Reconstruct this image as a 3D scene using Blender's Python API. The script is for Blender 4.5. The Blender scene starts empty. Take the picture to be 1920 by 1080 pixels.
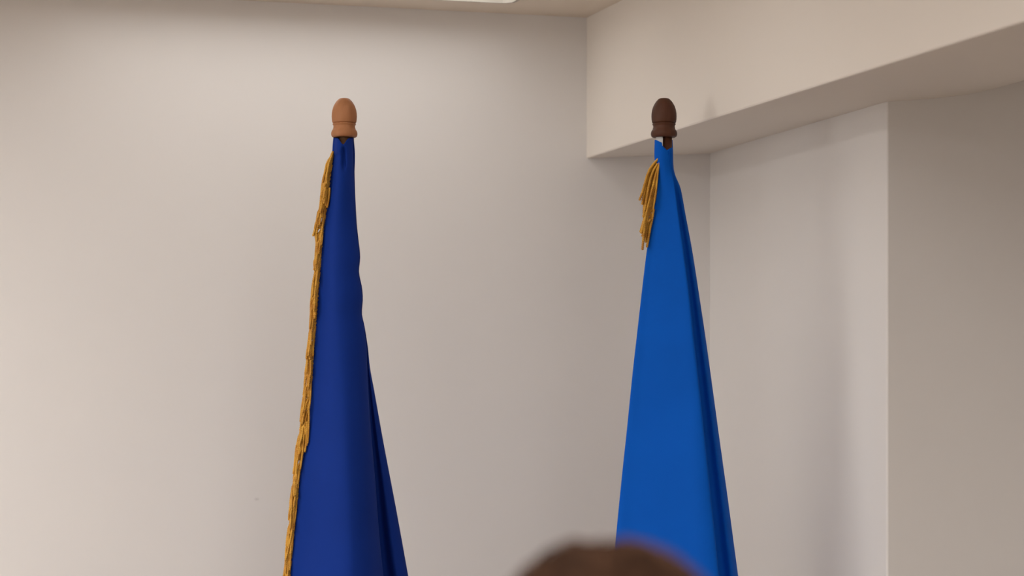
import bpy, bmesh, math, random
from mathutils import Vector, Matrix, noise

random.seed(7)
scene = bpy.context.scene
COL = scene.collection

# ------------------------------------------------------------------ camera, world, exposure
EYE = Vector((0.0, 0.0, 1.5))
FPX = 4040.0                      # focal length in pixels of the 1920 px wide frame
HORIZON = 735.0
FW = Vector((0.2759, 0.9612, 0.0))
RT = Vector((0.9612, -0.2759, 0.0))
cam_data = bpy.data.cameras.new('camera')
cam = bpy.data.objects.new('camera', cam_data)
COL.objects.link(cam)
cam.location = EYE
cam.rotation_euler = (math.radians(90), 0, -math.atan2(0.2759, 0.9612))
cam_data.sensor_width = 36.0
cam_data.lens = 36.0 * FPX / 1920.0
cam_data.shift_y = (HORIZON - 540.0) / 1920.0
cam_data.clip_start = 0.05
cam_data.dof.use_dof = True
cam_data.dof.focus_distance = 5.0
cam_data.dof.aperture_fstop = 3.2
scene.camera = cam

world = bpy.data.worlds.new('world')
scene.world = world
world.use_nodes = True
world.node_tree.nodes['Background'].inputs[0].default_value = (0.9, 0.93, 1.0, 1)
world.node_tree.nodes['Background'].inputs[1].default_value = 0.3

LAMP = {'near_wall': 2.7, 'r0': 0.9, 'r2': 28.5, 'm1': 15.0, 'l2': 31.0}   # radiance of the lamp diffusers; all but near_wall are added, unseen panels
LAMP_TINT = (1.0, 0.974, 0.955)

# added area lamp giving side light through the added left window
added_lamp_data = bpy.data.lights.new('added_window_light', 'AREA')
added_lamp_data.shape = 'RECTANGLE'
added_lamp_data.size, added_lamp_data.size_y = 1.9, 1.5
added_lamp_data.energy = 65.0
added_lamp_data.color = (1.0, 0.955, 0.92)
added_lamp = bpy.data.objects.new('added_window_light', added_lamp_data)
COL.objects.link(added_lamp)
added_lamp.location = (-4.55, 2.7, 1.62)
added_lamp.rotation_euler = (0, math.radians(-90), 0)

vs = scene.view_settings
vs.view_transform = 'Standard'
vs.look = 'None'
vs.exposure = 0.0
vs.gamma = 1.0
vs.use_curve_mapping = False


def at(px, py, t):
    """point of the room seen at a photo position, at distance t along the optical axis"""
    return EYE + (FW + RT * ((px - 960.0) / FPX) + Vector((0, 0, 1)) * ((HORIZON - py) / FPX)) * t


# ------------------------------------------------------------------ materials
def mat(name, color, rough=0.6, **kw):
    m = bpy.data.materials.new(name)
    m.use_nodes = True
    b = m.node_tree.nodes['Principled BSDF']
    b.inputs['Base Color'].default_value = (*color, 1)
    b.inputs['Roughness'].default_value = rough
    b.inputs['Specular IOR Level'].default_value = kw.get('spec', 0.3)
    if 'sheen' in kw:
        b.inputs['Sheen Weight'].default_value = kw['sheen']
        b.inputs['Sheen Roughness'].default_value = 0.4
    return m


def add_noise(m, scale, c1, c2, bump=0.0, detail=4.0, stretch=None, bump_scale=None, dist=0.002):
    nt = m.node_tree
    b = nt.nodes['Principled BSDF']
    tc = nt.nodes.new('ShaderNodeTexCoord')
    mp = nt.nodes.new('ShaderNodeMapping')
    if stretch:
        mp.inputs['Scale'].default_value = stretch
    n = nt.nodes.new('ShaderNodeTexNoise')
    n.inputs['Scale'].default_value = scale
    n.inputs['Detail'].default_value = detail
    r = nt.nodes.new('ShaderNodeValToRGB')
    r.color_ramp.elements[0].position = 0.3
    r.color_ramp.elements[1].position = 0.7
    r.color_ramp.elements[0].color = (*c1, 1)
    r.color_ramp.elements[1].color = (*c2, 1)
    nt.links.new(tc.outputs['Object'], mp.inputs['Vector'])
    nt.links.new(mp.outputs['Vector'], n.inputs['Vector'])
    nt.links.new(n.outputs['Fac'], r.inputs['Fac'])
    nt.links.new(r.outputs['Color'], b.inputs['Base Color'])
    if bump:
        n2 = nt.nodes.new('ShaderNodeTexNoise')
        n2.inputs['Scale'].default_value = bump_scale or scale * 8
        n2.inputs['Detail'].default_value = 3
        bp = nt.nodes.new('ShaderNodeBump')
        bp.inputs['Strength'].default_value = bump
        bp.inputs['Distance'].default_value = dist
        nt.links.new(mp.outputs['Vector'], n2.inputs['Vector'])
        nt.links.new(n2.outputs['Fac'], bp.inputs['Height'])
        nt.links.new(bp.outputs['Normal'], b.inputs['Normal'])
    return r


def scale_c(c, k):
    return tuple(v * k for v in c)


WALL = (0.79, 0.765, 0.742)
M_wall = mat('wall_paint', WALL, 0.75, spec=0.2)
add_noise(M_wall, 1.3, scale_c(WALL, 0.985), WALL, bump=0.12, bump_scale=90, dist=0.001)
M_back = mat('wall_paint_scuffed', WALL, 0.75, spec=0.2)
ramp = add_noise(M_back, 1.3, scale_c(WALL, 0.985), WALL, bump=0.12, bump_scale=90, dist=0.001)
BEAM = (0.80, 0.745, 0.68)
M_beam = mat('beam_paint', BEAM, 0.7, spec=0.2)
add_noise(M_beam, 1.7, scale_c(BEAM, 0.98), BEAM, bump=0.12, bump_scale=80, dist=0.001)
CEIL = (0.80, 0.715, 0.615)
M_ceil = mat('ceiling_paint', CEIL, 0.85, spec=0.1)
add_noise(M_ceil, 1.1, scale_c(CEIL, 0.97), CEIL, bump=0.15, bump_scale=120, dist=0.001)
M_floor = mat('carpet', (0.30, 0.24, 0.19), 0.95, spec=0.1)
add_noise(M_floor, 40, (0.22, 0.175, 0.14), (0.36, 0.29, 0.23), bump=0.5, bump_scale=400, dist=0.004)
M_base = mat('baseboard_paint', (0.55, 0.5, 0.45), 0.5)
add_noise(M_base, 6, (0.53, 0.48, 0.43), (0.56, 0.51, 0.46))
M_frame = mat('white_enamel', (0.8, 0.79, 0.76), 0.4)
add_noise(M_frame, 9, (0.78, 0.77, 0.74), (0.81, 0.80, 0.77))


M_glass = mat('window_glass', (0.9, 0.95, 0.95), 0.05)
_nt = M_glass.node_tree
_tr = _nt.nodes.new('ShaderNodeBsdfTransparent')
_tr.inputs[0].default_value = (0.97, 0.98, 0.98, 1)
_gl = _nt.nodes.new('ShaderNodeBsdfGlossy')
_gl.inputs['Roughness'].default_value = 0.02
_fr = _nt.nodes.new('ShaderNodeFresnel')
_fr.inputs[0].default_value = 1.45
_mx = _nt.nodes.new('ShaderNodeMixShader')
_nt.links.new(_fr.outputs[0], _mx.inputs[0])
_nt.links.new(_tr.outputs[0], _mx.inputs[1])
_nt.links.new(_gl.outputs[0], _mx.inputs[2])
_nt.links.new(_mx.outputs[0], _nt.nodes['Material Output'].inputs['Surface'])


M_reflector = mat('grey_reflector', (0.44, 0.41, 0.36), 0.5)
add_noise(M_reflector, 9, (0.43, 0.40, 0.35), (0.46, 0.43, 0.38))


def lamp_mat(name, strength):
    m = mat(name, (0.85, 0.85, 0.82), 0.4)
    nt = m.node_tree
    b = nt.nodes['Principled BSDF']
    b.inputs['Emission Color'].default_value = (*LAMP_TINT, 1)
    b.inputs['Emission Strength'].default_value = strength
    # prismatic acrylic: fine relief
    tc = nt.nodes.new('ShaderNodeTexCoord')
    v = nt.nodes.new('ShaderNodeTexVoronoi')
    v.inputs['Scale'].default_value = 120
    bp = nt.nodes.new('ShaderNodeBump')
    bp.inputs['Strength'].default_value = 0.2
    bp.inputs['Distance'].default_value = 0.001
    nt.links.new(tc.outputs['Object'], v.inputs['Vector'])
    nt.links.new(v.outputs['Distance'], bp.inputs['Height'])
    nt.links.new(bp.outputs['Normal'], b.inputs['Normal'])
    return m


M_lamp = {k: lamp_mat('diffuser_' + k, v) for k, v in LAMP.items()}


def cloth_mat(name, c, sheen=0.0):
    m = mat(name, c, 0.65, spec=0.06, sheen=sheen)
    add_noise(m, 7, scale_c(c, 0.93), c, bump=0.25, bump_scale=700, dist=0.0006)
    return m


M_navy = cloth_mat('royal_blue_nylon', (0.0068, 0.033, 0.240))
M_azure = cloth_mat('bright_blue_nylon', (0.0022, 0.098, 0.52))
M_canvas = mat('white_canvas', (0.82, 0.82, 0.8), 0.8)
add_noise(M_canvas, 30, (0.76, 0.76, 0.74), (0.84, 0.84, 0.82), bump=0.3, bump_scale=900)
GOLD = (0.6, 0.29, 0.045)
M_gold = mat('gold_rayon', GOLD, 0.42, spec=0.35)
add_noise(M_gold, 45, (0.48, 0.20, 0.018), (0.72, 0.39, 0.05), detail=2)


def wood(name, dark, light, rough):
    m = mat(name, light, rough, spec=0.22)
    add_noise(m, 26, dark, light, bump=0.15, bump_scale=60, stretch=(1.0, 1.0, 0.22), dist=0.001)
    return m


M_oak = wood('light_brown_wood', (0.31, 0.125, 0.05), (0.45, 0.20, 0.09), 0.5)
M_walnut = wood('dark_brown_wood', (0.062, 0.022, 0.011), (0.11, 0.042, 0.022), 0.5)
M_oakpole = wood('brown_pole_wood', (0.16, 0.085, 0.045), (0.23, 0.125, 0.065), 0.5)
M_hair = mat('brown_hair', (0.06, 0.03, 0.015), 0.75, spec=0.05)
add_noise(M_hair, 16, (0.024, 0.0115, 0.006), (0.046, 0.0205, 0.0105), bump=0.5, bump_scale=60, stretch=(3, 0.8, 0.8), dist=0.004)
M_skin = mat('skin', (0.52, 0.31, 0.22), 0.5)
add_noise(M_skin, 20, (0.49, 0.285, 0.2), (0.54, 0.325, 0.235), bump=0.1)
M_shirt = mat('grey_shirt', (0.16, 0.17, 0.19), 0.85)
add_noise(M_shirt, 30, (0.14, 0.15, 0.17), (0.18, 0.19, 0.21), bump=0.3)
M_trouser = mat('dark_trousers', (0.03, 0.032, 0.045), 0.85)
add_noise(M_trouser, 30, (0.026, 0.028, 0.04), (0.035, 0.037, 0.05), bump=0.3)
M_shoe = mat('black_leather', (0.015, 0.014, 0.013), 0.4)
add_noise(M_shoe, 30, (0.012, 0.011, 0.01), (0.02, 0.018, 0.017), bump=0.2)
M_eye = mat('eye_white', (0.75, 0.73, 0.7), 0.2)
add_noise(M_eye, 30, (0.72, 0.70, 0.66), (0.77, 0.75, 0.72))
M_metal = mat('grey_metal', (0.35, 0.35, 0.36), 0.35)
add_noise(M_metal, 12, (0.33, 0.33, 0.34), (0.37, 0.37, 0.38))
M_pad = mat('grey_upholstery', (0.10, 0.10, 0.11), 0.9)
add_noise(M_pad, 60, (0.085, 0.085, 0.095), (0.12, 0.12, 0.13), bump=0.3)


# ------------------------------------------------------------------ object helpers
def link(name, me, material=None, parent=None, smooth=False):
    o = bpy.data.objects.new(name, me)
    COL.objects.link(o)
    if material is not None:
        me.materials.append(material)
    if parent is not None:
        o.parent = parent
        if parent.parent is None:                      # meshes are written in room coordinates
            o.matrix_parent_inverse = Matrix.Translation(-Vector(parent.location))
    if smooth:
        for p in me.polygons:
            p.use_smooth = True
    return o


def from_bm(name, bm, material, parent=None, smooth=False):
    bmesh.ops.recalc_face_normals(bm, faces=bm.faces)
    me = bpy.data.meshes.new(name)
    bm.to_mesh(me)
    bm.free()
    return link(name, me, material, parent, smooth)


def thing(name, loc, label, cat, group=None):
    o = bpy.data.objects.new(name, None)
    COL.objects.link(o)
    o.location = loc
    o.empty_display_size = 0.1
    o['label'] = label
    o['category'] = cat
    if group:
        o['group'] = group
    return o


def struct(o, label):
    o['kind'] = 'structure'
    o['label'] = label
    return o


def box(bm, lo, hi, bevel=0.0):
    lo, hi = Vector(lo), Vector(hi)
    r = bmesh.ops.create_cube(bm, size=1.0)
    for v in r['verts']:
        v.co = Vector(((lo.x + hi.x) / 2 + v.co.x * (hi.x - lo.x),
                       (lo.y + hi.y) / 2 + v.co.y * (hi.y - lo.y),
                       (lo.z + hi.z) / 2 + v.co.z * (hi.z - lo.z)))
    if bevel:
        es = list({e for v in r['verts'] for e in v.link_edges})
        bmesh.ops.bevel(bm, geom=es, offset=bevel, segments=3, profile=0.5, affect='EDGES')


def extrude_poly(bm, pts, z0, z1):
    """closed prism of a plan polygon"""
    a = [bm.verts.new((x, y, z0)) for x, y in pts]
    b = [bm.verts.new((x, y, z1)) for x, y in pts]
    n = len(pts)
    for i in range(n):
        bm.faces.new((a[i], a[(i + 1) % n], b[(i + 1) % n], b[i]))
    bm.faces.new(a[::-1])
    bm.faces.new(b)


def lathe(bm, cx, cy, prof, seg=48):
    """prof: (radius, z) from top to bottom"""
    rings = []
    for r, z in prof:
        rings.append([bm.verts.new((cx + r * math.cos(2 * math.pi * k / seg), cy + r * math.sin(2 * math.pi * k / seg), z))
                      for k in range(seg)])
    for a, b in zip(rings, rings[1:]):
        for k in range(seg):
            bm.faces.new((a[k], a[(k + 1) % seg], b[(k + 1) % seg], b[k]))
    bm.faces.new(rings[0])
    bm.faces.new(rings[-1][::-1])


def lerp_tab(tab, y):
    """piecewise smooth interpolation in a list of (y, x)"""
    if y <= tab[0][0]:
        (y0, x0), (y1, x1) = tab[0], tab[1]
        return x0 + (x1 - x0) * (y - y0) / (y1 - y0)
    if y >= tab[-1][0]:
        (y0, x0), (y1, x1) = tab[-3], tab[-1]
        return x1 + (x1 - x0) / (y1 - y0) * (y - y1)
    for i in range(len(tab) - 1):
        if tab[i][0] <= y <= tab[i + 1][0]:
            y0, x0 = tab[i]
            y1, x1 = tab[i + 1]
            ym, xm = tab[i - 1] if i else (2 * y0 - y1, 2 * x0 - x1)
            yp, xp = tab[i + 2] if i + 2 < len(tab) else (2 * y1 - y0, 2 * x1 - x0)
            h = y1 - y0
            m0 = (x1 - xm) / (y1 - ym)
            m1 = (xp - x0) / (yp - y0)
            s = (y - y0) / h
            return ((2 * s ** 3 - 3 * s * s + 1) * x0 + (s ** 3 - 2 * s * s + s) * h * m0 +
                    (-2 * s ** 3 + 3 * s * s) * x1 + (s ** 3 - s * s) * h * m1)


def catmull_closed(pts, per):
    n = len(pts)
    out = []
    for i in range(n):
        p0, p1, p2, p3 = pts[i - 1], pts[i], pts[(i + 1) % n], pts[(i + 2) % n]
        for k in range(per):
            s = k / per
            out.append(tuple(0.5 * ((2 * b) + (-a + c) * s + (2 * a - 5 * b + 4 * c - d) * s * s +
                                    (-a + 3 * b - 3 * c + d) * s ** 3) for a, b, c, d in zip(p0, p1, p2, p3)))
    return out


def sstep(a, b, x):
    s = min(1.0, max(0.0, (x - a) / (b - a)))
    return s * s * (3 - 2 * s)


# ------------------------------------------------------------------ the room
Y_BACK = 5.614
Z_CEIL = 2.525
X_LEFT, Y_FRONT, XRX = -4.2, -3.6, 3.75
bm = bmesh.new()
box(bm, (X_LEFT - 0.15, Y_FRONT - 0.15, -0.1), (XRX, Y_BACK + 0.15, 0))
struct(from_bm('floor', bm, M_floor), 'brown carpeted floor of the meeting room')
bm = bmesh.new()
RX0, RX1, RY0, RY1 = 0.45, 1.565, 5.155, 5.455       # opening of the long recessed light close to the back wall
for lo, hi in (((X_LEFT - 0.15, Y_FRONT - 0.15), (XRX, RY0)), ((X_LEFT - 0.15, RY1), (XRX, Y_BACK + 0.15)), ((X_LEFT - 0.15, RY0), (RX0, RY1)), ((RX1, RY0), (XRX, RY1))):
    box(bm, (*lo, Z_CEIL), (*hi, Z_CEIL + 0.1))
struct(from_bm('ceiling', bm, M_ceil), 'cream painted ceiling above the back wall')
bm = bmesh.new()
box(bm, (X_LEFT - 0.15, Y_BACK, 0), (XRX, Y_BACK + 0.15, Z_CEIL))
struct(from_bm('wall_back', bm, M_back), 'plain off white wall behind the two flags')
WY0, WY1, WZ0, WZ1 = 1.75, 3.65, 0.9, 2.35  # opening of an unseen window, added to bring in light from the left
bm = bmesh.new()
for lo, hi in (((X_LEFT - 0.15, Y_FRONT - 0.15, 0), (X_LEFT, WY0, Z_CEIL)), ((X_LEFT - 0.15, WY1, 0), (X_LEFT, Y_BACK, Z_CEIL)),
               ((X_LEFT - 0.15, WY0, 0), (X_LEFT, WY1, WZ0)), ((X_LEFT - 0.15, WY0, WZ1), (X_LEFT, WY1, Z_CEIL))):
    box(bm, lo, hi)
struct(from_bm('wall_left', bm, M_wall), 'off white left side wall with an added window outside the frame')
bm = bmesh.new()
for lo, hi in (((-4.33, WY0, WZ0), (-4.27, WY0 + 0.05, WZ1)), ((-4.33, WY1 - 0.05, WZ0), (-4.27, WY1, WZ1)), ((-4.33, WY0 + 0.05, WZ0), (-4.27, WY1 - 0.05, WZ0 + 0.05)),
               ((-4.33, WY0 + 0.05, WZ1 - 0.05), (-4.27, WY1 - 0.05, WZ1)), ((-4.33, 2.68, WZ0 + 0.05), (-4.27, 2.72, WZ1 - 0.05))):
    box(bm, lo, hi, 0.004)
win = struct(from_bm('added_window_1', bm, M_frame), 'added white framed window in the left wall outside the frame')
for y0, y1 in ((WY0 + 0.05, 2.68), (2.72, WY1 - 0.05)):
    bm = bmesh.new()
    box(bm, (-4.303, y0, WZ0 + 0.05), (-4.297, y1, WZ1 - 0.05))
    g = from_bm('pane', bm, M_glass)
    g.parent = win
bm = bmesh.new()
box(bm, (X_LEFT, Y_FRONT - 0.15, 0), (XRX, Y_FRONT, Z_CEIL))
struct(from_bm('wall_front', bm, M_wall), 'off white wall behind the camera')

# right wall: a pier with a face turned to the viewer, the room going on to the right beyond it
XP, YP, XW = 2.185, 4.503, 3.6
plan = [(XW + 0.15, Y_BACK), (XP, Y_BACK), (XP, YP + 0.004), (XP + 0.0015, YP + 0.0012), (XP + 0.004, YP), (XW, YP), (XW, Y_FRONT), (XW + 0.15, Y_FRONT)]
bm = bmesh.new()
extrude_poly(bm, plan, 0, Z_CEIL)
struct(from_bm('wall_right', bm, M_wall), 'off white wall with a pier whose grey shaded face is at the right edge')

# boxed beam along the right wall, its underside rising slightly towards the wall
def beam_x(y):
    return 1.824 + 0.02923 * (Y_BACK - y)
SOFFIT = [(1.83, 2.14), (2.0, 2.1515), (2.185, 2.1645), (2.30, 2.176), (2.397, 2.1905), (2.47, 2.208), (2.536, 2.2290), (2.65, 2.262), (2.9, 2.30), (3.6, 2.31), (3.75, 2.31)]
def soffit(x):
    return lerp_tab(SOFFIT, x)
bm = bmesh.new()
rings = []
for y in (Y_BACK, 4.6, 3.6, 1.0, Y_FRONT):
    x0 = beam_x(y)
    e = 0.005
    prof = [(x0, Z_CEIL), (x0, soffit(x0) + e), (x0 + 0.0015, soffit(x0) + 0.0015), (x0 + e, soffit(x0 + e))]
    prof += [(x, soffit(x)) for x in [2.1 + 0.03 * k for k in range(28)] + [3.2, 3.7]] + [(3.7, Z_CEIL)]
    rings.append([bm.verts.new((x, y, z)) for x, z in prof])
NP_ = len(rings[0])
for a, b in zip(rings, rings[1:]):
    for k in range(NP_):
        bm.faces.new((a[k], a[(k + 1) % NP_], b[(k + 1) % NP_], b[k]))
bm.faces.new(rings[0])
bm.faces.new(rings[-1][::-1])
struct(from_bm('trim_1', bm, M_beam), 'boxed cream beam under the ceiling along the right wall')

for nm, lo, hi in (('baseboard_back', (X_LEFT, Y_BACK - 0.014, 0), (XP, Y_BACK, 0.10)),
                   ('baseboard_left', (X_LEFT, Y_FRONT, 0), (X_LEFT + 0.014, Y_BACK, 0.10)),
                   ('baseboard_front', (X_LEFT, Y_FRONT, 0), (XW, Y_FRONT + 0.014, 0.10)),
                   ('baseboard_right', (XW - 0.014, Y_FRONT, 0), (XW, YP, 0.10))):
    bm = bmesh.new()
    box(bm, lo, hi, 0.003)
    struct(from_bm(nm, bm, M_base), 'low painted baseboard at the foot of the wall')


# ------------------------------------------------------------------ ceiling lights
def rounded_rect(w, d, r, n=6):
    pts = []
    for cx, cy, a0 in ((w / 2 - r, d / 2 - r, 0), (-w / 2 + r, d / 2 - r, 90), (-w / 2 + r, -d / 2 + r, 180), (w / 2 - r, -d / 2 + r, 270)):
        for k in range(n + 1):
            a = math.radians(a0 + 90 * k / n)
            pts.append((cx + r * math.cos(a), cy + r * math.sin(a)))
    return pts


def ceiling_light(x, y, w, d, kind, label):
    t = thing('ceiling_light', (x, y, Z_CEIL), label, 'ceiling light')
    r = 0.035
    outer, inner = rounded_rect(w, d, r), rounded_rect(w - 0.03, d - 0.03, r - 0.012)
    bm = bmesh.new()
    n = len(outer)
    lay = [[bm.verts.new((px, py, z)) for px, py in pts] for pts, z in
           ((outer, 0.0), (outer, -0.008), (inner, -0.010), (inner, -0.003))]
    for a, b in zip(lay, lay[1:]):
        for k in range(n):
            bm.faces.new((a[k], a[(k + 1) % n], b[(k + 1) % n], b[k]))
    f = from_bm('frame', bm, M_frame)
    f.parent = t
    bm = bmesh.new()
    extrude_poly(bm, rounded_rect(w - 0.032, d - 0.032, r - 0.013), -0.006, -0.002)
    g = from_bm('diffuser', bm, M_lamp[kind])
    g.parent = t
    return t


RECESS = 0.055
t = thing('ceiling_light', ((RX0 + RX1) / 2, (RY0 + RY1) / 2, Z_CEIL), 'pale recessed ceiling light along the back wall, its rounded end at the top edge', 'ceiling light')
w, d = RX1 - RX0, RY1 - RY0
outer, mid, inner = rounded_rect(w + 0.012, d + 0.012, 0.04), rounded_rect(w - 0.008, d - 0.008, 0.03), rounded_rect(w - 0.012, d - 0.012, 0.028)
bm = bmesh.new()
n = len(outer)
lay = [[bm.verts.new((px, py, z)) for px, py in pts] for pts, z in ((outer, 0.0), (outer, -0.002), (mid, -0.003), (mid, 0.001), (inner, RECESS + 0.02))]
for a_, b_ in zip(lay, lay[1:]):
    for k in range(n):
        bm.faces.new((a_[k], a_[(k + 1) % n], b_[(k + 1) % n], b_[k]))
from_bm('reflector', bm, M_reflector).parent = t
bm = bmesh.new()
extrude_poly(bm, rounded_rect(w - 0.014, d - 0.014, 0.027), RECESS, RECESS + 0.01)
from_bm('diffuser', bm, M_lamp['near_wall']).parent = t
for x, y, kind, where in ((0.965, 1.2, 'r2', 'above the seated person'),                           
                          (0.965, 4.35, 'r0', 'above the flags'), (-1.2, 4.4, 'm1', 'left of the flags'), (-1.2, 3.1, 'm1', 'between the flags and the camera'), (-1.2, 1.8, 'm1', 'left of the camera'), 
                          (-3.1, 1.2, 'l2', 'nearest the added window')):
    ceiling_light(x, y, 1.20, 0.60, kind, 'added ceiling light panel outside the frame, ' + where)  # unseen panels added to set the brightness of the room

# ------------------------------------------------------------------ flags
T0 = 5.0
MPP = T0 / FPX                    # metres per photo pixel at the flags

FINIAL = [(7.5, 184.6), (9.5, 185.2), (11.5, 187), (14.5, 190), (17.5, 194.5), (20.4, 200), (22.4, 206.5), (23.5, 213), (23.7, 219),
          (23.3, 225), (22.5, 229.3), (21.6, 230.6), (20.0, 231.3), (21.4, 232.0), (22.0, 233.2), (21.2, 234.6), (20.3, 236), (20.4, 239), (21.4, 242.8),
          (23.6, 246), (24.6, 249.5), (24.6, 253), (23.6, 256), (21.2, 257.6), (11, 257.8)]


def make_finial(parent, px, material, label):
    c = at(px, 220, T0)
    bm = bmesh.new()
    prof = [(r * MPP, EYE.z + (HORIZON - y) * MPP) for r, y in FINIAL]
    # refine the profile so the turned shape stays round
    fine = []
    for i in range(len(prof) - 1):
        for k in range(3):
            s = k / 3
            fine.append((prof[i][0] * (1 - s) + prof[i + 1][0] * s, prof[i][1] * (1 - s) + prof[i + 1][1] * s))
    fine.append(prof[-1])
    lathe(bm, c.x, c.y, fine, 56)
    o = from_bm('finial', bm, material, parent, True)
    o['label'] = label
    return o


def make_pole(parent, px, material, base_material):
    c = at(px, 300, T0)
    ztop = EYE.z + (HORIZON - 240) * MPP
    bm = bmesh.new()
    r = 9.9 * MPP
    lathe(bm, c.x, c.y, [(r, ztop), (r, 1.8), (r, 1.2), (r, 0.6), (r, 0.02)], 32)
    from_bm('pole', bm, material, parent, True)
    bm = bmesh.new()
    lathe(bm, c.x, c.y, [(0.021, 0.16), (0.023, 0.155), (0.023, 0.07), (0.03, 0.058), (0.06, 0.05), (0.125, 0.038), (0.15, 0.028), (0.155, 0.02), (0.155, 0.0)], 48)
    from_bm('base', bm, base_material, parent, True)


def cloth_sheet(name, section, levels, material, parent, per=9, top_y=None, relief=None):
    """a closed, hanging drape: one ring of points per level (photo row), solidified to cloth thickness"""
    bm = bmesh.new()
    rings = []
    for li, y in enumerate(levels):
        ring = catmull_closed(section(y), per)
        row = []
        for k, (x, d) in enumerate(ring):
            yy = y
            if top_y is not None:
                ty = top_y(x, d)
                if ty is not None and y < 330:
                    yy = max(y, ty + (y - levels[0]) * (330 - ty) / (330 - levels[0]))
            if relief is not None:
                d = d + relief(x, yy, d)
            row.append(bm.verts.new(at(x, yy, T0 + d)))
        rings.append(row)
    n = len(rings[0])
    for a, b in zip(rings, rings[1:]):
        for k in range(n):
            bm.faces.new((a[k], a[(k + 1) % n], b[(k + 1) % n], b[k]))
    o = from_bm(name, bm, material, parent, True)
    md = o.modifiers.new('thickness', 'SOLIDIFY')
    md.thickness = 0.0012
    md.offset = -1.0
    return o


def cord(bm, path, r=0.0026, pitch=0.0140, step=0.0012, seg=12):
    """a three-ply twisted cord along a polyline"""
    cum = [0.0]
    for a, b in zip(path, path[1:]):
        cum.append(cum[-1] + (b - a).length)
    L = cum[-1]
    n = max(6, int(L / step))
    prev = None
    ph = random.random() * 6.28
    up = Vector((0.31, 0.77, 0.1)).normalized()
    for i in range(n + 1):
        s = L * i / n
        j = 0
        while j < len(cum) - 2 and cum[j + 1] < s:
            j += 1
        f = (s - cum[j]) / max(1e-9, cum[j + 1] - cum[j])
        p = path[j].lerp(path[j + 1], f)
        tdir = (path[j + 1] - path[j]).normalized()
        u = tdir.cross(up).normalized()
        v = tdir.cross(u).normalized()
        ang = ph + 2 * math.pi * s / pitch
        taper = 1.0 if i < n else 0.55
        ring = []
        for k in range(seg):
            th = 2 * math.pi * k / seg
            rr = r * taper * (0.62 + 0.42 * abs(math.cos(1.5 * th)))
            a2 = th + ang
            ring.append(bm.verts.new(p + u * (rr * math.cos(a2)) + v * (rr * math.sin(a2))))
        if prev:
            for k in range(seg):
                bm.faces.new((prev[k], prev[(k + 1) % seg], ring[(k + 1) % seg], ring[k]))
        prev = ring


levels = [258 + 4 * i for i in range(20)] + [338 + 9 * i for i in range(1, 110)]     # down to photo row ~1320, below the frame

# ---- left flag
LA = [(258, 625), (275, 623.5), (300, 622), (340, 617), (390, 611), (430, 605), (520, 597.5), (570, 594), (650, 587.5), (740, 581.5), (800, 575), (840, 569),
      (880, 562), (960, 554), (1020, 548), (1080, 542), (1320, 518)]
LR = [(258, 663), (290, 665.5), (330, 664.5), (370, 665.5), (420, 668.5), (450, 671.7), (482, 674.8), (506, 672.6), (516, 673.2), (538, 678), (560, 679.8), (586, 677.9), (596, 679.3), (612, 683),
      (650, 689), (690, 693.5), (730, 701), (830, 719), (950, 742), (1080, 765.5), (1320, 808)]
LF = [(258, 662), (330, 663.5), (420, 667.5), (450, 670.7), (482, 673.8), (506, 671.6), (516, 672.2), (538, 677), (560, 678.8), (586, 676.9), (596, 678.3), (612, 682), (650, 687.2), (690, 688.5), (740, 691),
      (800, 695), (900, 703.5), (1000, 711), (1080, 719), (1320, 742)]


def left_section(y):
    L, F, R = lerp_tab(LA, y), lerp_tab(LF, y), lerp_tab(LR, y)
    W = F - L
    w = W * MPP
    g = max(R - F, 0.5)
    gm = g * MPP
    k = 0.36 + 0.07 * sstep(330, 700, y)
    ex = 0.014 * (1 - sstep(320, 460, y))
    # rope-like drape: front panel bulging to the viewer, a tuck, a second fold behind it at the right
    pk = 0.40 + 0.18 * sstep(420, 1000, y)             # where the front panel comes nearest
    pts = [(L, 0.0), (L + 0.2 * pk * W, -0.22 * k * w), (L + 0.6 * pk * W, -0.78 * k * w - 0.8 * ex), (L + pk * W, -k * w - ex), (L + (pk + 0.36 * (1 - pk)) * W, -0.90 * k * w - 0.9 * ex),
           (L + (pk + 0.75 * (1 - pk)) * W, -0.52 * k * w - 0.4 * ex), (F, 0.02 * w),
           (F - 0.06 * W, 0.14 * w + 0.5 * gm), (F + 0.15 * g, 0.20 * w + 0.8 * gm), (F + 0.55 * g, 0.18 * w + 0.35 * gm), (R, 0.26 * w + 0.7 * gm), (R - 0.10 * W - 0.3 * g, 0.40 * w + 0.9 * gm),
           (L + 0.66 * W, 0.36 * w), (L + 0.52 * W, 0.46 * w), (L + 0.36 * W, 0.38 * w), (L + 0.2 * W, 0.40 * w), (L + 0.05 * W, 0.18 * w)]
    return pts


def left_top(x, d):
    if d < 0.004:                                       # front rim dips in a V and shows the pole
        return 258.0 + 12.5 * math.exp(-((x - 643.5) / 7.0) ** 2)
    return None


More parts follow.
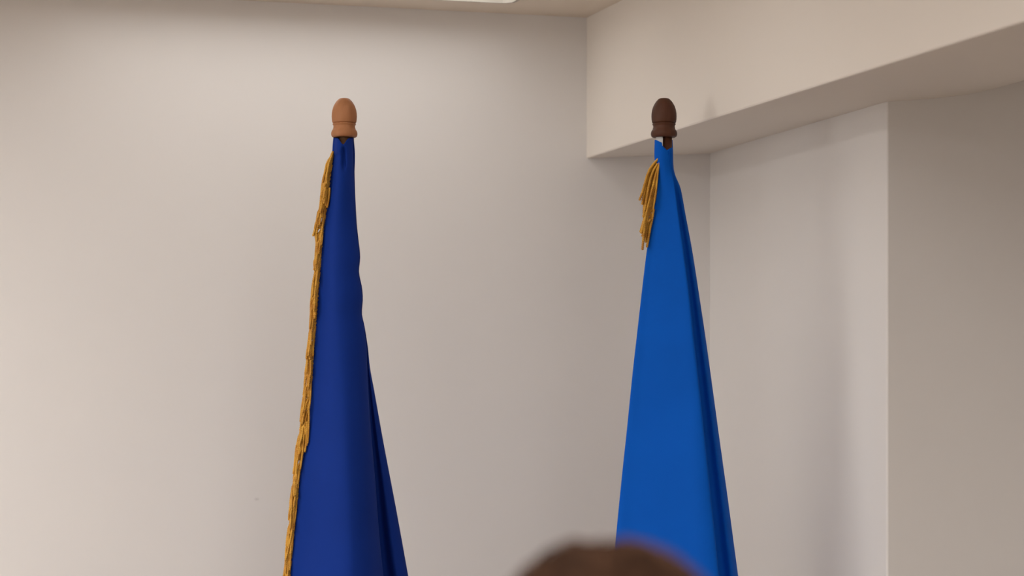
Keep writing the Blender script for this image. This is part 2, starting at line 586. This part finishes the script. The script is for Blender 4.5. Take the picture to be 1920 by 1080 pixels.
def left_relief(x, y, d):
    r = 0.0
    if d < 0.01:
        wy = sstep(272, 284, y) * (1 - sstep(306, 326, y))
        r += 0.012 * wy * math.exp(-((x - (644.5 + 0.02 * (y - 290))) / 3.6) ** 2)
        # tucked flap under the rim at the left
        wy = sstep(284, 290, y) * (1 - sstep(293, 297, y))
        r += 0.004 * wy * math.exp(-((x - 631) / 6.0) ** 2)
        r -= 0.004 * (1 - sstep(285, 292, y)) * math.exp(-((x - 631) / 6.0) ** 2)
        # small puckers beside the hem
        for px, py, sl in ((559, 928, 1.2), (557, 962, 0.5)):
            u, v = x - px, y - py - sl * (x - px)
            r += 0.006 * math.exp(-(u / 7.0) ** 2 - (v / 5.0) ** 2)
        r += 0.0016 * noise.noise((x * 0.02, y * 0.006, 3.1)) * sstep(330, 450, y)
    return r


c = at(645.5, 300, T0)
flag_a = thing('flag', (c.x, c.y, 0.0), 'dark royal blue flag with a long gold fringe down its edge, light brown wooden finial', 'flag', 'flags on poles before the wall')
make_finial(flag_a, 645.5, M_oak, 'light brown turned wooden acorn finial')
make_pole(flag_a, 646, M_oakpole, M_oak)
cl = cloth_sheet('cloth', left_section, levels, M_navy, flag_a, 7, left_top, left_relief)
cl['label'] = 'dark royal blue draped cloth'

FL = [(285, 617.5), (300, 611.5), (330, 604.5), (360, 600.5), (385, 597), (410, 592), (436, 587), (450, 590.5), (470, 589), (498, 587.5), (505, 589.5), (530, 584), (560, 581.5), (600, 579.5), (640, 576),
      (665, 573.5), (720, 568.5), (760, 565), (820, 556.5), (850, 552), (890, 547), (960, 540.5), (1030, 534.5), (1080, 530), (1320, 506)]
bm = bmesh.new()
y = 284.0
while y < 1300:
    W = lerp_tab(LA, y) - lerp_tab(FL, y)
    for rep in range(2 if y < 330 else 1):
        w_end = random.random()
        ln = random.uniform(46, 66)
        base_d = random.uniform(-0.012, 0.010)
        pts = []
        for q in range(9):
            s = q / 8
            yy = y + ln * s
            a, b = lerp_tab(FL, yy), lerp_tab(LA, yy)
            wq = 1.0 + (w_end - 1.0) * sstep(0.0, 0.35, s)
            x = a + 2.2 + (b - a - 1.8) * wq + 0.7 * math.sin(s * 5 + y)
            pts.append(at(x, yy, T0 - 0.004 + base_d * s - 0.006 * (1 - abs(2 * wq - 1))))
        cord(bm, pts)
    y += 3.6
for x0, y0, x1, y1 in ((598, 395, 586.5, 443), (601, 380, 593, 438), (596, 455, 588.5, 507), (618, 352, 613, 390), (579, 765, 576.5, 832), (576, 790, 571.5, 848),
                       (572, 800, 575, 836), (570, 815, 562.5, 881), (549, 985, 535, 1052)):
    pts = [at(x0 + (x1 - x0) * s + 1.0 * math.sin(3.1 * s), y0 + (y1 - y0) * s, T0 - 0.013) for s in [q / 6 for q in range(7)]]
    cord(bm, pts)
fr = from_bm('fringe', bm, M_gold, flag_a, True)
fr['kind'] = 'stuff'
fr['label'] = 'gold fringe of twisted cords along the left edge'
# sewn gold braid that carries the fringe
bm = bmesh.new()
pts = [at(lerp_tab(LA, yy) - 0.5, yy, T0 - 0.001) for yy in range(286, 1316, 6)]
cord(bm, pts, r=0.0016, step=0.004)
hd = from_bm('hem_braid', bm, M_gold, flag_a, True)
hd['label'] = 'thin gold braid on the hem'

# ---- right flag
RL = [(258, 1227.5), (285, 1227), (300, 1227.5), (318, 1231), (345, 1230.5), (370, 1227.5), (420, 1221), (470, 1213), (540, 1204.5), (620, 1195.5), (700, 1186.5), (800, 1176.5), (880, 1168), (960, 1160),
      (1030, 1153.5), (1080, 1149), (1320, 1126)]
RC = [(258, 1254), (300, 1257), (340, 1263), (400, 1271), (470, 1280.5), (560, 1292), (640, 1300), (740, 1311), (850, 1322), (950, 1332), (1050, 1342), (1080, 1345), (1320, 1369)]
RR = [(258, 1261), (280, 1262), (312, 1263), (326, 1265.5), (338, 1270), (352, 1276), (400, 1285), (470, 1298), (560, 1312), (640, 1324), (720, 1335), (830, 1350), (930, 1364), (1020, 1376), (1080, 1384),
      (1320, 1415)]


def right_section(y):
    L, C, R = lerp_tab(RL, y), lerp_tab(RC, y), lerp_tab(RR, y)
    W = C - L
    w = W * MPP
    g = (R - C) * MPP
    k = 0.42
    sh = sstep(296, 385, y)
    bulge = 0.10 * (1 - sh)
    cr = 0.10 + 0.05 * sstep(600, 1000, y)             # roundness of the crease
    pts = [(L, 0.0), (L + 0.16 * W, -(0.16 * k + bulge) * w), (L + 0.4 * W, -(0.42 * k + bulge) * w), (L + 0.64 * W, -(0.68 * k + bulge) * w), (L + (1 - cr) * W, -(0.95 * k + 0.3 * bulge) * w),
           (C, -0.98 * k * w), (C + 0.02 * (R - C), -0.80 * k * w), (C - 0.06 * W * sh, -0.25 * k * w), (C - 0.02 * W * sh, 0.22 * w * sh), (C + 0.30 * (R - C), 0.30 * w * sh - 0.1 * w * (1 - sh)),
           (C + 0.72 * (R - C), 0.25 * w * sh), (R, 0.45 * w), (R - 0.10 * W, 0.55 * w), (L + 0.72 * W, 0.24 * w), (L + 0.55 * W, 0.36 * w), (L + 0.4 * W, 0.28 * w), (L + 0.25 * W, 0.33 * w), (L + 0.06 * W, 0.14 * w)]
    if y < 430:                                        # the sleeve closes round the pole
        cx, rx = (L + R) / 2, (R - L) / 2 + 0.2
        out = []
        for n_, (x, d) in enumerate(pts):
            ring = 0.021 * math.sqrt(max(0.0, 1 - ((x - cx) / rx) ** 2))
            ring = -ring if n_ < 11 else ring
            out.append((x, ring * (1 - sh) + d * sh))
        return out
    return pts


def right_top(x, d):
    if d < 0.004:
        if x < 1241:
            return 262.5 + 0.45 * max(0.0, x - 1230)
        return 281.5 - 5.5 * abs(x - 1250.5) / 10.0 * (1.0 if x > 1250.5 else 1.8)
    return 262.0


c = at(1248.5, 300, T0)
flag_b = thing('flag', (c.x, c.y, 0.0), 'bright blue flag with a short gold fringe at its top, dark brown wooden finial', 'flag', 'flags on poles before the wall')
make_finial(flag_b, 1245, M_walnut, 'dark brown turned wooden acorn finial')
make_pole(flag_b, 1250, M_walnut, M_walnut)
cl = cloth_sheet('cloth', right_section, levels, M_azure, flag_b, 7, right_top,
                 lambda x, y, d: (0.0012 * noise.noise((x * 0.02, y * 0.006, 8.3)) * sstep(330, 450, y) if d < 0.01 else 0.0))
cl['label'] = 'bright blue draped cloth with a dark folded side'

# white canvas lining of the sleeve, standing above the blue rim at the left of the pole
bm = bmesh.new()
cc = at(1245, 270, T0)
lo, hi = [], []
for k in range(17):
    a = math.radians(120 + 138 * k / 16)
    p = Vector((cc.x, cc.y, 0)) + RT * (math.cos(a) * 15.5 * MPP) + FW * (math.sin(a) * 14.5 * MPP)
    lo.append(bm.verts.new((p.x, p.y, EYE.z + (HORIZON - 300) * MPP)))
    hi.append(bm.verts.new((p.x, p.y, EYE.z + (HORIZON - 257.9) * MPP)))
for k in range(16):
    bm.faces.new((lo[k], lo[k + 1], hi[k + 1], hi[k]))
hd = from_bm('sleeve_lining', bm, M_canvas, cl, True)
md = hd.modifiers.new('thickness', 'SOLIDIFY')
md.thickness = 0.001
hd['label'] = 'white canvas lining'

strands = [  # (photo polyline of each cord, nearness)
    [(1238, 293), (1231, 301), (1224, 309), (1218, 318), (1213, 330), (1209, 345), (1204, 362), (1199, 376)],
    [(1237, 296), (1228, 306), (1221, 316), (1215, 330), (1211, 348), (1207, 366), (1204, 384)],
    [(1236, 299), (1227, 310), (1220, 324), (1215, 342), (1211, 362), (1208, 382), (1207, 400)],
    [(1236, 302), (1228, 315), (1221, 333), (1216, 352), (1212, 374), (1210, 396), (1208, 412)],
    [(1235, 306), (1229, 320), (1223, 340), (1218, 362), (1214, 384), (1212, 404), (1211, 418)],
    [(1235, 310), (1230, 326), (1225, 346), (1220, 366), (1215, 386), (1211, 404), (1207, 420), (1202, 438)],
    [(1234, 314), (1231, 332), (1227, 352), (1221, 372), (1216, 392), (1213, 408), (1216, 416), (1220, 411)],
    [(1234, 319), (1232, 336), (1229, 356), (1224, 374), (1218, 392), (1215, 406), (1210, 424), (1204, 444)],
    [(1233, 324), (1232, 342), (1230, 360), (1227, 378), (1222, 393), (1217, 405)],
    [(1232, 330), (1230, 350), (1228, 368), (1225, 386), (1222, 398)],
    [(1211, 398), (1209, 412), (1208, 430), (1206, 450), (1204.5, 469)],
    [(1214, 402), (1211, 418), (1209, 436), (1206, 455)],
    [(1226, 392), (1223, 410), (1219, 428), (1216, 446), (1213, 464)],
    [(1222, 400), (1218, 412), (1214, 424), (1212, 440), (1211, 455)],
    [(1219, 408), (1217, 424), (1215, 440), (1214, 452)],
    [(1233, 307), (1226, 318), (1220, 334), (1216, 350), (1213, 370), (1209, 392), (1206, 408)],
    [(1236, 305), (1231, 318), (1227, 336), (1223, 356), (1218, 378), (1213, 396), (1209, 410)],
    [(1212, 395), (1208, 410), (1204, 424), (1200.5, 436)],
]
bm = bmesh.new()
for i, line in enumerate(strands):
    n0 = -0.014 + 0.0035 * (i % 5)
    pts = []
    for (xa, ya), (xb, yb) in zip(line, line[1:]):
        for q in range(3):
            s = q / 3
            pts.append(at(xa + (xb - xa) * s, ya + (yb - ya) * s, T0 + n0))
    pts.append(at(line[-1][0], line[-1][1], T0 + n0))
    cord(bm, pts, r=0.0030)
cord(bm, [at(x, y, T0 - 0.016) for x, y in [(1239, 291), (1236, 306), (1234, 320), (1232, 340), (1230, 358), (1227, 378), (1225, 394)]], r=0.002)
fr = from_bm('fringe', bm, M_gold, flag_b, True)
fr['kind'] = 'stuff'
fr['label'] = 'short hanging bunch of gold twisted cords'

# ------------------------------------------------------------------ seated person in the foreground
TP = 1.6
pc = at(1146, 1080, TP)
PX, PY = pc.x, pc.y
person = thing('person', (PX, PY, 0.0), 'blurred top of a brown haired head of a seated person in the foreground', 'person')


def eval_mesh(name, me_in, mods):
    o = bpy.data.objects.new('temporary', me_in)
    COL.objects.link(o)
    mods(o)
    dg = bpy.context.evaluated_depsgraph_get()
    me = bpy.data.meshes.new_from_object(o.evaluated_get(dg), depsgraph=dg)
    me.name = name
    COL.objects.unlink(o)
    bpy.data.objects.remove(o)
    return me


def skin(chains, root=None):
    """chains: lists of ((x,y,z), radius) joined where coordinates coincide; returns the skinned mesh"""
    idx, verts, rad, edges = {}, [], [], []
    for ch in chains:
        last = None
        for p, r in ch:
            key = tuple(round(v, 4) for v in p)
            if key not in idx:
                idx[key] = len(verts)
                verts.append(p)
                rad.append(r)
            k = idx[key]
            if last is not None and last != k:
                edges.append((last, k))
            last = k
    me = bpy.data.meshes.new('skeleton')
    me.from_pydata(verts, edges, [])

    def mods(o):
        o.modifiers.new('skin', 'SKIN')
        if not me.skin_vertices:
            bm = bmesh.new()
            bm.from_mesh(me)
            bm.verts.layers.skin.verify()
            bm.to_mesh(me)
            bm.free()
        for k, sv in enumerate(me.skin_vertices[0].data):
            sv.radius = (rad[k], rad[k]) if not isinstance(rad[k], tuple) else rad[k]
            sv.use_root = (k == 0)
        s = o.modifiers.new('sub', 'SUBSURF')
        s.levels = 2
        s.render_levels = 2
    return eval_mesh('skinned', me, mods)


def merge(meshes, voxel, name, smooth=4):
    bm = bmesh.new()
    for me in meshes:
        bm.from_mesh(me)
    me = bpy.data.meshes.new('merged')
    bm.to_mesh(me)
    bm.free()

    def mods(o):
        r = o.modifiers.new('remesh', 'REMESH')
        r.mode = 'VOXEL'
        r.voxel_size = voxel
        s = o.modifiers.new('smooth', 'SMOOTH')
        s.factor = 0.5
        s.iterations = smooth
    return eval_mesh(name, me, mods)


def ellipsoid(c, r, seg=32):
    bm = bmesh.new()
    bmesh.ops.create_uvsphere(bm, u_segments=seg, v_segments=seg // 2, radius=1.0)
    for v in bm.verts:
        v.co = Vector((c[0] + v.co.x * r[0], c[1] + v.co.y * r[1], c[2] + v.co.z * r[2]))
    me = bpy.data.meshes.new('blob')
    bm.to_mesh(me)
    bm.free()
    return me


Z_TOP = EYE.z + (HORIZON - 1022) * TP / FPX            # top of the hair
HC = Z_TOP - 0.112                                     # skull centre
sh_z = HC - 0.232
torso = [((0, 0, 0.57), (0.165, 0.12)), ((0, 0.01, 0.70), (0.145, 0.11)), ((0, 0.015, 0.86), (0.155, 0.115)), ((0, 0.0, sh_z - 0.06), (0.15, 0.105)), ((0, -0.005, sh_z + 0.05), (0.07, 0.065)),
         ((0, 0.005, HC - 0.13), (0.056, 0.058)), ((0, 0.01, HC - 0.06), (0.06, 0.065))]
body_chains = [torso]
shirt_chains = [[(p, (r[0] + 0.012, r[1] + 0.012)) for p, r in torso[:4]] + [((0, -0.005, sh_z + 0.03), (0.085, 0.078))]]
trouser_chains = [[((0, 0, 0.57), (0.175, 0.13)), ((0, 0.005, 0.64), (0.165, 0.125))]]
for s in (-1, 1):
    sho = (s * 0.165, 0.0, sh_z - 0.03)
    elb = (s * 0.215, 0.06, sh_z - 0.29)
    wri = (s * 0.145, 0.27, 0.635)
    arm = [(torso[3][0], torso[3][1]), (sho, 0.052), ((s * 0.2, 0.02, sh_z - 0.15), 0.045), (elb, 0.038), ((s * 0.19, 0.16, (elb[2] + wri[2]) / 2), 0.037), (wri, 0.026)]
    body_chains.append(arm)
    shirt_chains.append([(torso[3][0], (0.162, 0.117))] + [(p, (r + 0.011) if not isinstance(r, tuple) else r) for p, r in arm[1:5]] + [((s * 0.157, 0.235, 0.655), 0.036)])
    palm = (s * 0.135, 0.34, 0.615)
    body_chains.append([(wri, 0.026), ((s * 0.141, 0.30, 0.625), (0.032, 0.017)), (palm, (0.034, 0.015))])
    for f, (dx, ln) in enumerate(((-0.028, 0.066), (-0.010, 0.076), (0.009, 0.071), (0.027, 0.055))):
        b = (palm[0] + s * dx, palm[1] + 0.012, palm[2])
        body_chains.append([(b, 0.0088), ((b[0] + s * dx * 0.1, b[1] + ln * 0.45, b[2] + 0.004), 0.0082), ((b[0] + s * dx * 0.15, b[1] + ln * 0.8, b[2] - 0.008), 0.0076),
                            ((b[0] + s * dx * 0.15, b[1] + ln, b[2] - 0.02), 0.0066)])
    tb = (palm[0] - s * 0.02, palm[1] - 0.035, palm[2])
    body_chains.append([(tb, 0.012), ((tb[0] - s * 0.028, tb[1] + 0.022, tb[2] - 0.004), 0.0105), ((tb[0] - s * 0.037, tb[1] + 0.05, tb[2] - 0.010), 0.009)])
    hip = (s * 0.09, 0.03, 0.55)
    knee = (s * 0.125, 0.44, 0.535)
    ank = (s * 0.125, 0.41, 0.095)
    leg = [(torso[0][0], torso[0][1]), (hip, 0.085), ((s * 0.11, 0.24, 0.545), 0.075), (knee, 0.058), ((s * 0.125, 0.415, 0.36), 0.055), (ank, 0.036)]
    body_chains.append(leg)
    trouser_chains.append([((0, 0, 0.57), (0.175, 0.13))] + [(p, r + 0.012) for p, r in leg[1:5]] + [((s * 0.125, 0.41, 0.12), 0.056)])

parts = [skin([torso])]
parts += [skin([c]) for c in body_chains[1:]]
parts.append(ellipsoid((0, 0.0, HC), (0.076, 0.096, 0.098)))                  # cranium
parts.append(ellipsoid((0, 0.035, HC - 0.065), (0.060, 0.062, 0.072)))        # face and jaw
parts.append(ellipsoid((0, 0.088, HC - 0.108), (0.022, 0.016, 0.016)))        # chin
parts.append(skin([[((0, 0.096, HC - 0.012), 0.007), ((0, 0.112, HC - 0.045), 0.011), ((0, 0.098, HC - 0.052), 0.010)]]))   # nose
parts.append(ellipsoid((0, 0.093, HC - 0.079), (0.022, 0.009, 0.0045)))       # lips
parts.append(ellipsoid((0, 0.091, HC - 0.088), (0.019, 0.009, 0.005)))
for s in (-1, 1):
    parts.append(ellipsoid((s * 0.080, -0.005, HC - 0.03), (0.010, 0.018, 0.031)))   # ears
    parts.append(ellipsoid((s * 0.031, 0.083, HC + 0.012), (0.022, 0.010, 0.006)))   # brows
me = merge(parts, 0.0045, 'body', 3)
o = link('body', me, M_skin, person, True)
o.parent = person
o.matrix_parent_inverse.identity()


def child(name, me, material, label=None):
    o = bpy.data.objects.new(name, me)
    COL.objects.link(o)
    me.materials.append(material)
    o.parent = person
    for p in me.polygons:
        p.use_smooth = True
    if label:
        o['label'] = label
    return o


child('shirt', merge([skin([c]) for c in shirt_chains], 0.008, 'shirt', 4), M_shirt, 'dark grey shirt')
child('trousers', merge([skin([c]) for c in trouser_chains], 0.009, 'trousers', 4), M_trouser, 'dark trousers')
for s in (-1, 1):
    sh = merge([ellipsoid((s * 0.125, 0.47, 0.045), (0.048, 0.135, 0.045)), ellipsoid((s * 0.125, 0.40, 0.075), (0.046, 0.055, 0.06)),
                ellipsoid((s * 0.125, 0.46, 0.016), (0.05, 0.14, 0.016))], 0.008, 'shoe', 3)
    child('shoe', sh, M_shoe)
    child('eye', ellipsoid((s * 0.031, 0.086, HC - 0.004), (0.0125, 0.010, 0.0075), 16), M_eye)
    child('iris', ellipsoid((s * 0.031, 0.0945, HC - 0.004), (0.0048, 0.002, 0.0048), 16), M_shoe, 'dark iris')

# hair: a full cap with combed relief and loose strands; the crown leans a little to the left
HA, HB, HD = 0.098, 0.112, 0.118                      # half width, height above centre, half depth


def hair_surface(th, ph, lift=0.0):
    """th from the crown down, ph around; centred on the skull"""
    sx = math.sin(th) * math.cos(ph)
    sy = math.sin(th) * math.sin(ph)
    sz = math.cos(th)
    x, yv, z = sx * (HA + lift), sy * (HD + lift) - 0.012, sz * (HB + lift)
    n = noise.noise((sx * 3.0, sy * 3.0, sz * 3.0 + 2.0)) * 0.005 + noise.noise((math.cos(ph) * 9, math.sin(ph) * 9, th * 1.5)) * 0.003 * min(1.0, math.sin(th) * 1.5)
    k = 1.0 + n / 0.1
    x, z = x * k, z * k
    x -= 0.012 * max(0.0, sz) ** 3                    # crown shifted to the left
    return Vector((x, yv * k, HC + z))


bm = bmesh.new()
NT, NP = 40, 96
grid = []
for i in range(NT + 1):
    row = []
    for j in range(NP):
        ph = 2 * math.pi * j / NP
        front = math.sin(ph)
        tmax = 1.95 - 0.98 * max(0.0, front) ** 1.5
        row.append(bm.verts.new(hair_surface(0.02 + tmax * i / NT, ph)))
    grid.append(row)
for a, b in zip(grid, grid[1:]):
    for j in range(NP):
        bm.faces.new((a[j], b[j], b[(j + 1) % NP], a[(j + 1) % NP]))
bm.faces.new(grid[0])
me = bpy.data.meshes.new('hair')
bmesh.ops.recalc_face_normals(bm, faces=bm.faces)
bm.to_mesh(me)
bm.free()
hair = child('hair', me, M_hair, 'short brown hair')
md = hair.modifiers.new('thickness', 'SOLIDIFY')
md.thickness = 0.012
md.offset = -1.0

bm = bmesh.new()
for k in range(900):
    ph = random.uniform(0, 2 * math.pi)
    th0 = random.uniform(0.02, 0.6)
    ln = random.uniform(0.2, 0.45)
    out = random.choice((0.001, 0.002, 0.003, 0.006, 0.010))
    twist = random.uniform(-0.25, 0.25)
    prev = None
    for q in range(7):
        s = q / 6
        p = hair_surface(th0 + ln * s, ph + twist * s, 0.001 + out * s * (1.4 - s))
        nrm = Vector((-math.sin(ph), math.cos(ph), 0)) * 0.0006
        up = (p - Vector((0, 0, HC))).normalized() * 0.0005
        ring = [bm.verts.new(p + nrm), bm.verts.new(p - nrm), bm.verts.new(p + up)]
        if prev:
            for e in range(3):
                bm.faces.new((prev[e], prev[(e + 1) % 3], ring[(e + 1) % 3], ring[e]))
        prev = ring
me = bpy.data.meshes.new('loose_strands')
bm.to_mesh(me)
bm.free()
ls = bpy.data.objects.new('loose_strands', me)
COL.objects.link(ls)
me.materials.append(M_hair)
ls.parent = hair
ls['kind'] = 'stuff'

# chair under the seated person, below the frame
chair = thing('stacking_chair', (PX, PY, 0.0), 'grey padded stacking chair under the seated person below the frame', 'chair')


def cpart(name, build, material, smooth=False):
    bm = bmesh.new()
    build(bm)
    o = from_bm(name, bm, material, None, smooth)
    o.parent = chair
    return o


cpart('seat', lambda b: box(b, (-0.22, -0.18, 0.415), (0.22, 0.26, 0.452), 0.015), M_pad)
cpart('backrest', lambda b: box(b, (-0.21, -0.205, 0.60), (0.21, -0.17, 0.86), 0.015), M_pad)


def rod(bm, a, b, r, seg=12):
    a, b = Vector(a), Vector(b)
    t = (b - a).normalized()
    u = t.cross(Vector((1, 0.3, 0.1))).normalized()
    v = t.cross(u)
    ra, rb = [], []
    for k in range(seg):
        w = u * (r * math.cos(2 * math.pi * k / seg)) + v * (r * math.sin(2 * math.pi * k / seg))
        ra.append(bm.verts.new(a + w))
        rb.append(bm.verts.new(b + w))
    for k in range(seg):
        bm.faces.new((ra[k], ra[(k + 1) % seg], rb[(k + 1) % seg], rb[k]))
    bm.faces.new(ra[::-1])
    bm.faces.new(rb)


for s in (-1, 1):
    cpart('leg', lambda b: rod(b, (s * 0.2, 0.22, 0.42), (s * 0.21, 0.25, 0.0), 0.011), M_metal, True)
    cpart('leg', lambda b: rod(b, (s * 0.2, -0.16, 0.42), (s * 0.21, -0.22, 0.0), 0.011), M_metal, True)
    cpart('back_post', lambda b: rod(b, (s * 0.2, -0.165, 0.42), (s * 0.2, -0.19, 0.84), 0.010), M_metal, True)

# ------------------------------------------------------------------ small scuff on the back wall
nt = M_back.node_tree
bs = nt.nodes['Principled BSDF']
u = (481.5 - 960) / FPX
tt = Y_BACK / (FW.y + RT.y * u)
sp = at(481.5, 936, tt)
tc = nt.nodes.new('ShaderNodeTexCoord')
sub = nt.nodes.new('ShaderNodeVectorMath')
sub.operation = 'SUBTRACT'
sub.inputs[1].default_value = sp
scl = nt.nodes.new('ShaderNodeVectorMath')
scl.operation = 'MULTIPLY'
scl.inputs[1].default_value = (1.0, 0.0, 1.7)
lenn = nt.nodes.new('ShaderNodeVectorMath')
lenn.operation = 'LENGTH'
mr = nt.nodes.new('ShaderNodeMapRange')
mr.inputs['From Min'].default_value = 0.001
mr.inputs['From Max'].default_value = 0.009
mr.inputs['To Min'].default_value = 0.35
mr.inputs['To Max'].default_value = 0.0
mix = nt.nodes.new('ShaderNodeMix')
mix.data_type = 'RGBA'
mix.inputs['B'].default_value = (0.4, 0.37, 0.37, 1)
nt.links.new(tc.outputs['Object'], sub.inputs[0])
nt.links.new(sub.outputs[0], scl.inputs[0])
nt.links.new(scl.outputs[0], lenn.inputs[0])
nt.links.new(lenn.outputs['Value'], mr.inputs['Value'])
nt.links.new(mr.outputs['Result'], mix.inputs['Factor'])
nt.links.new(ramp.outputs['Color'], mix.inputs['A'])
nt.links.new(mix.outputs['Result'], bs.inputs['Base Color'])
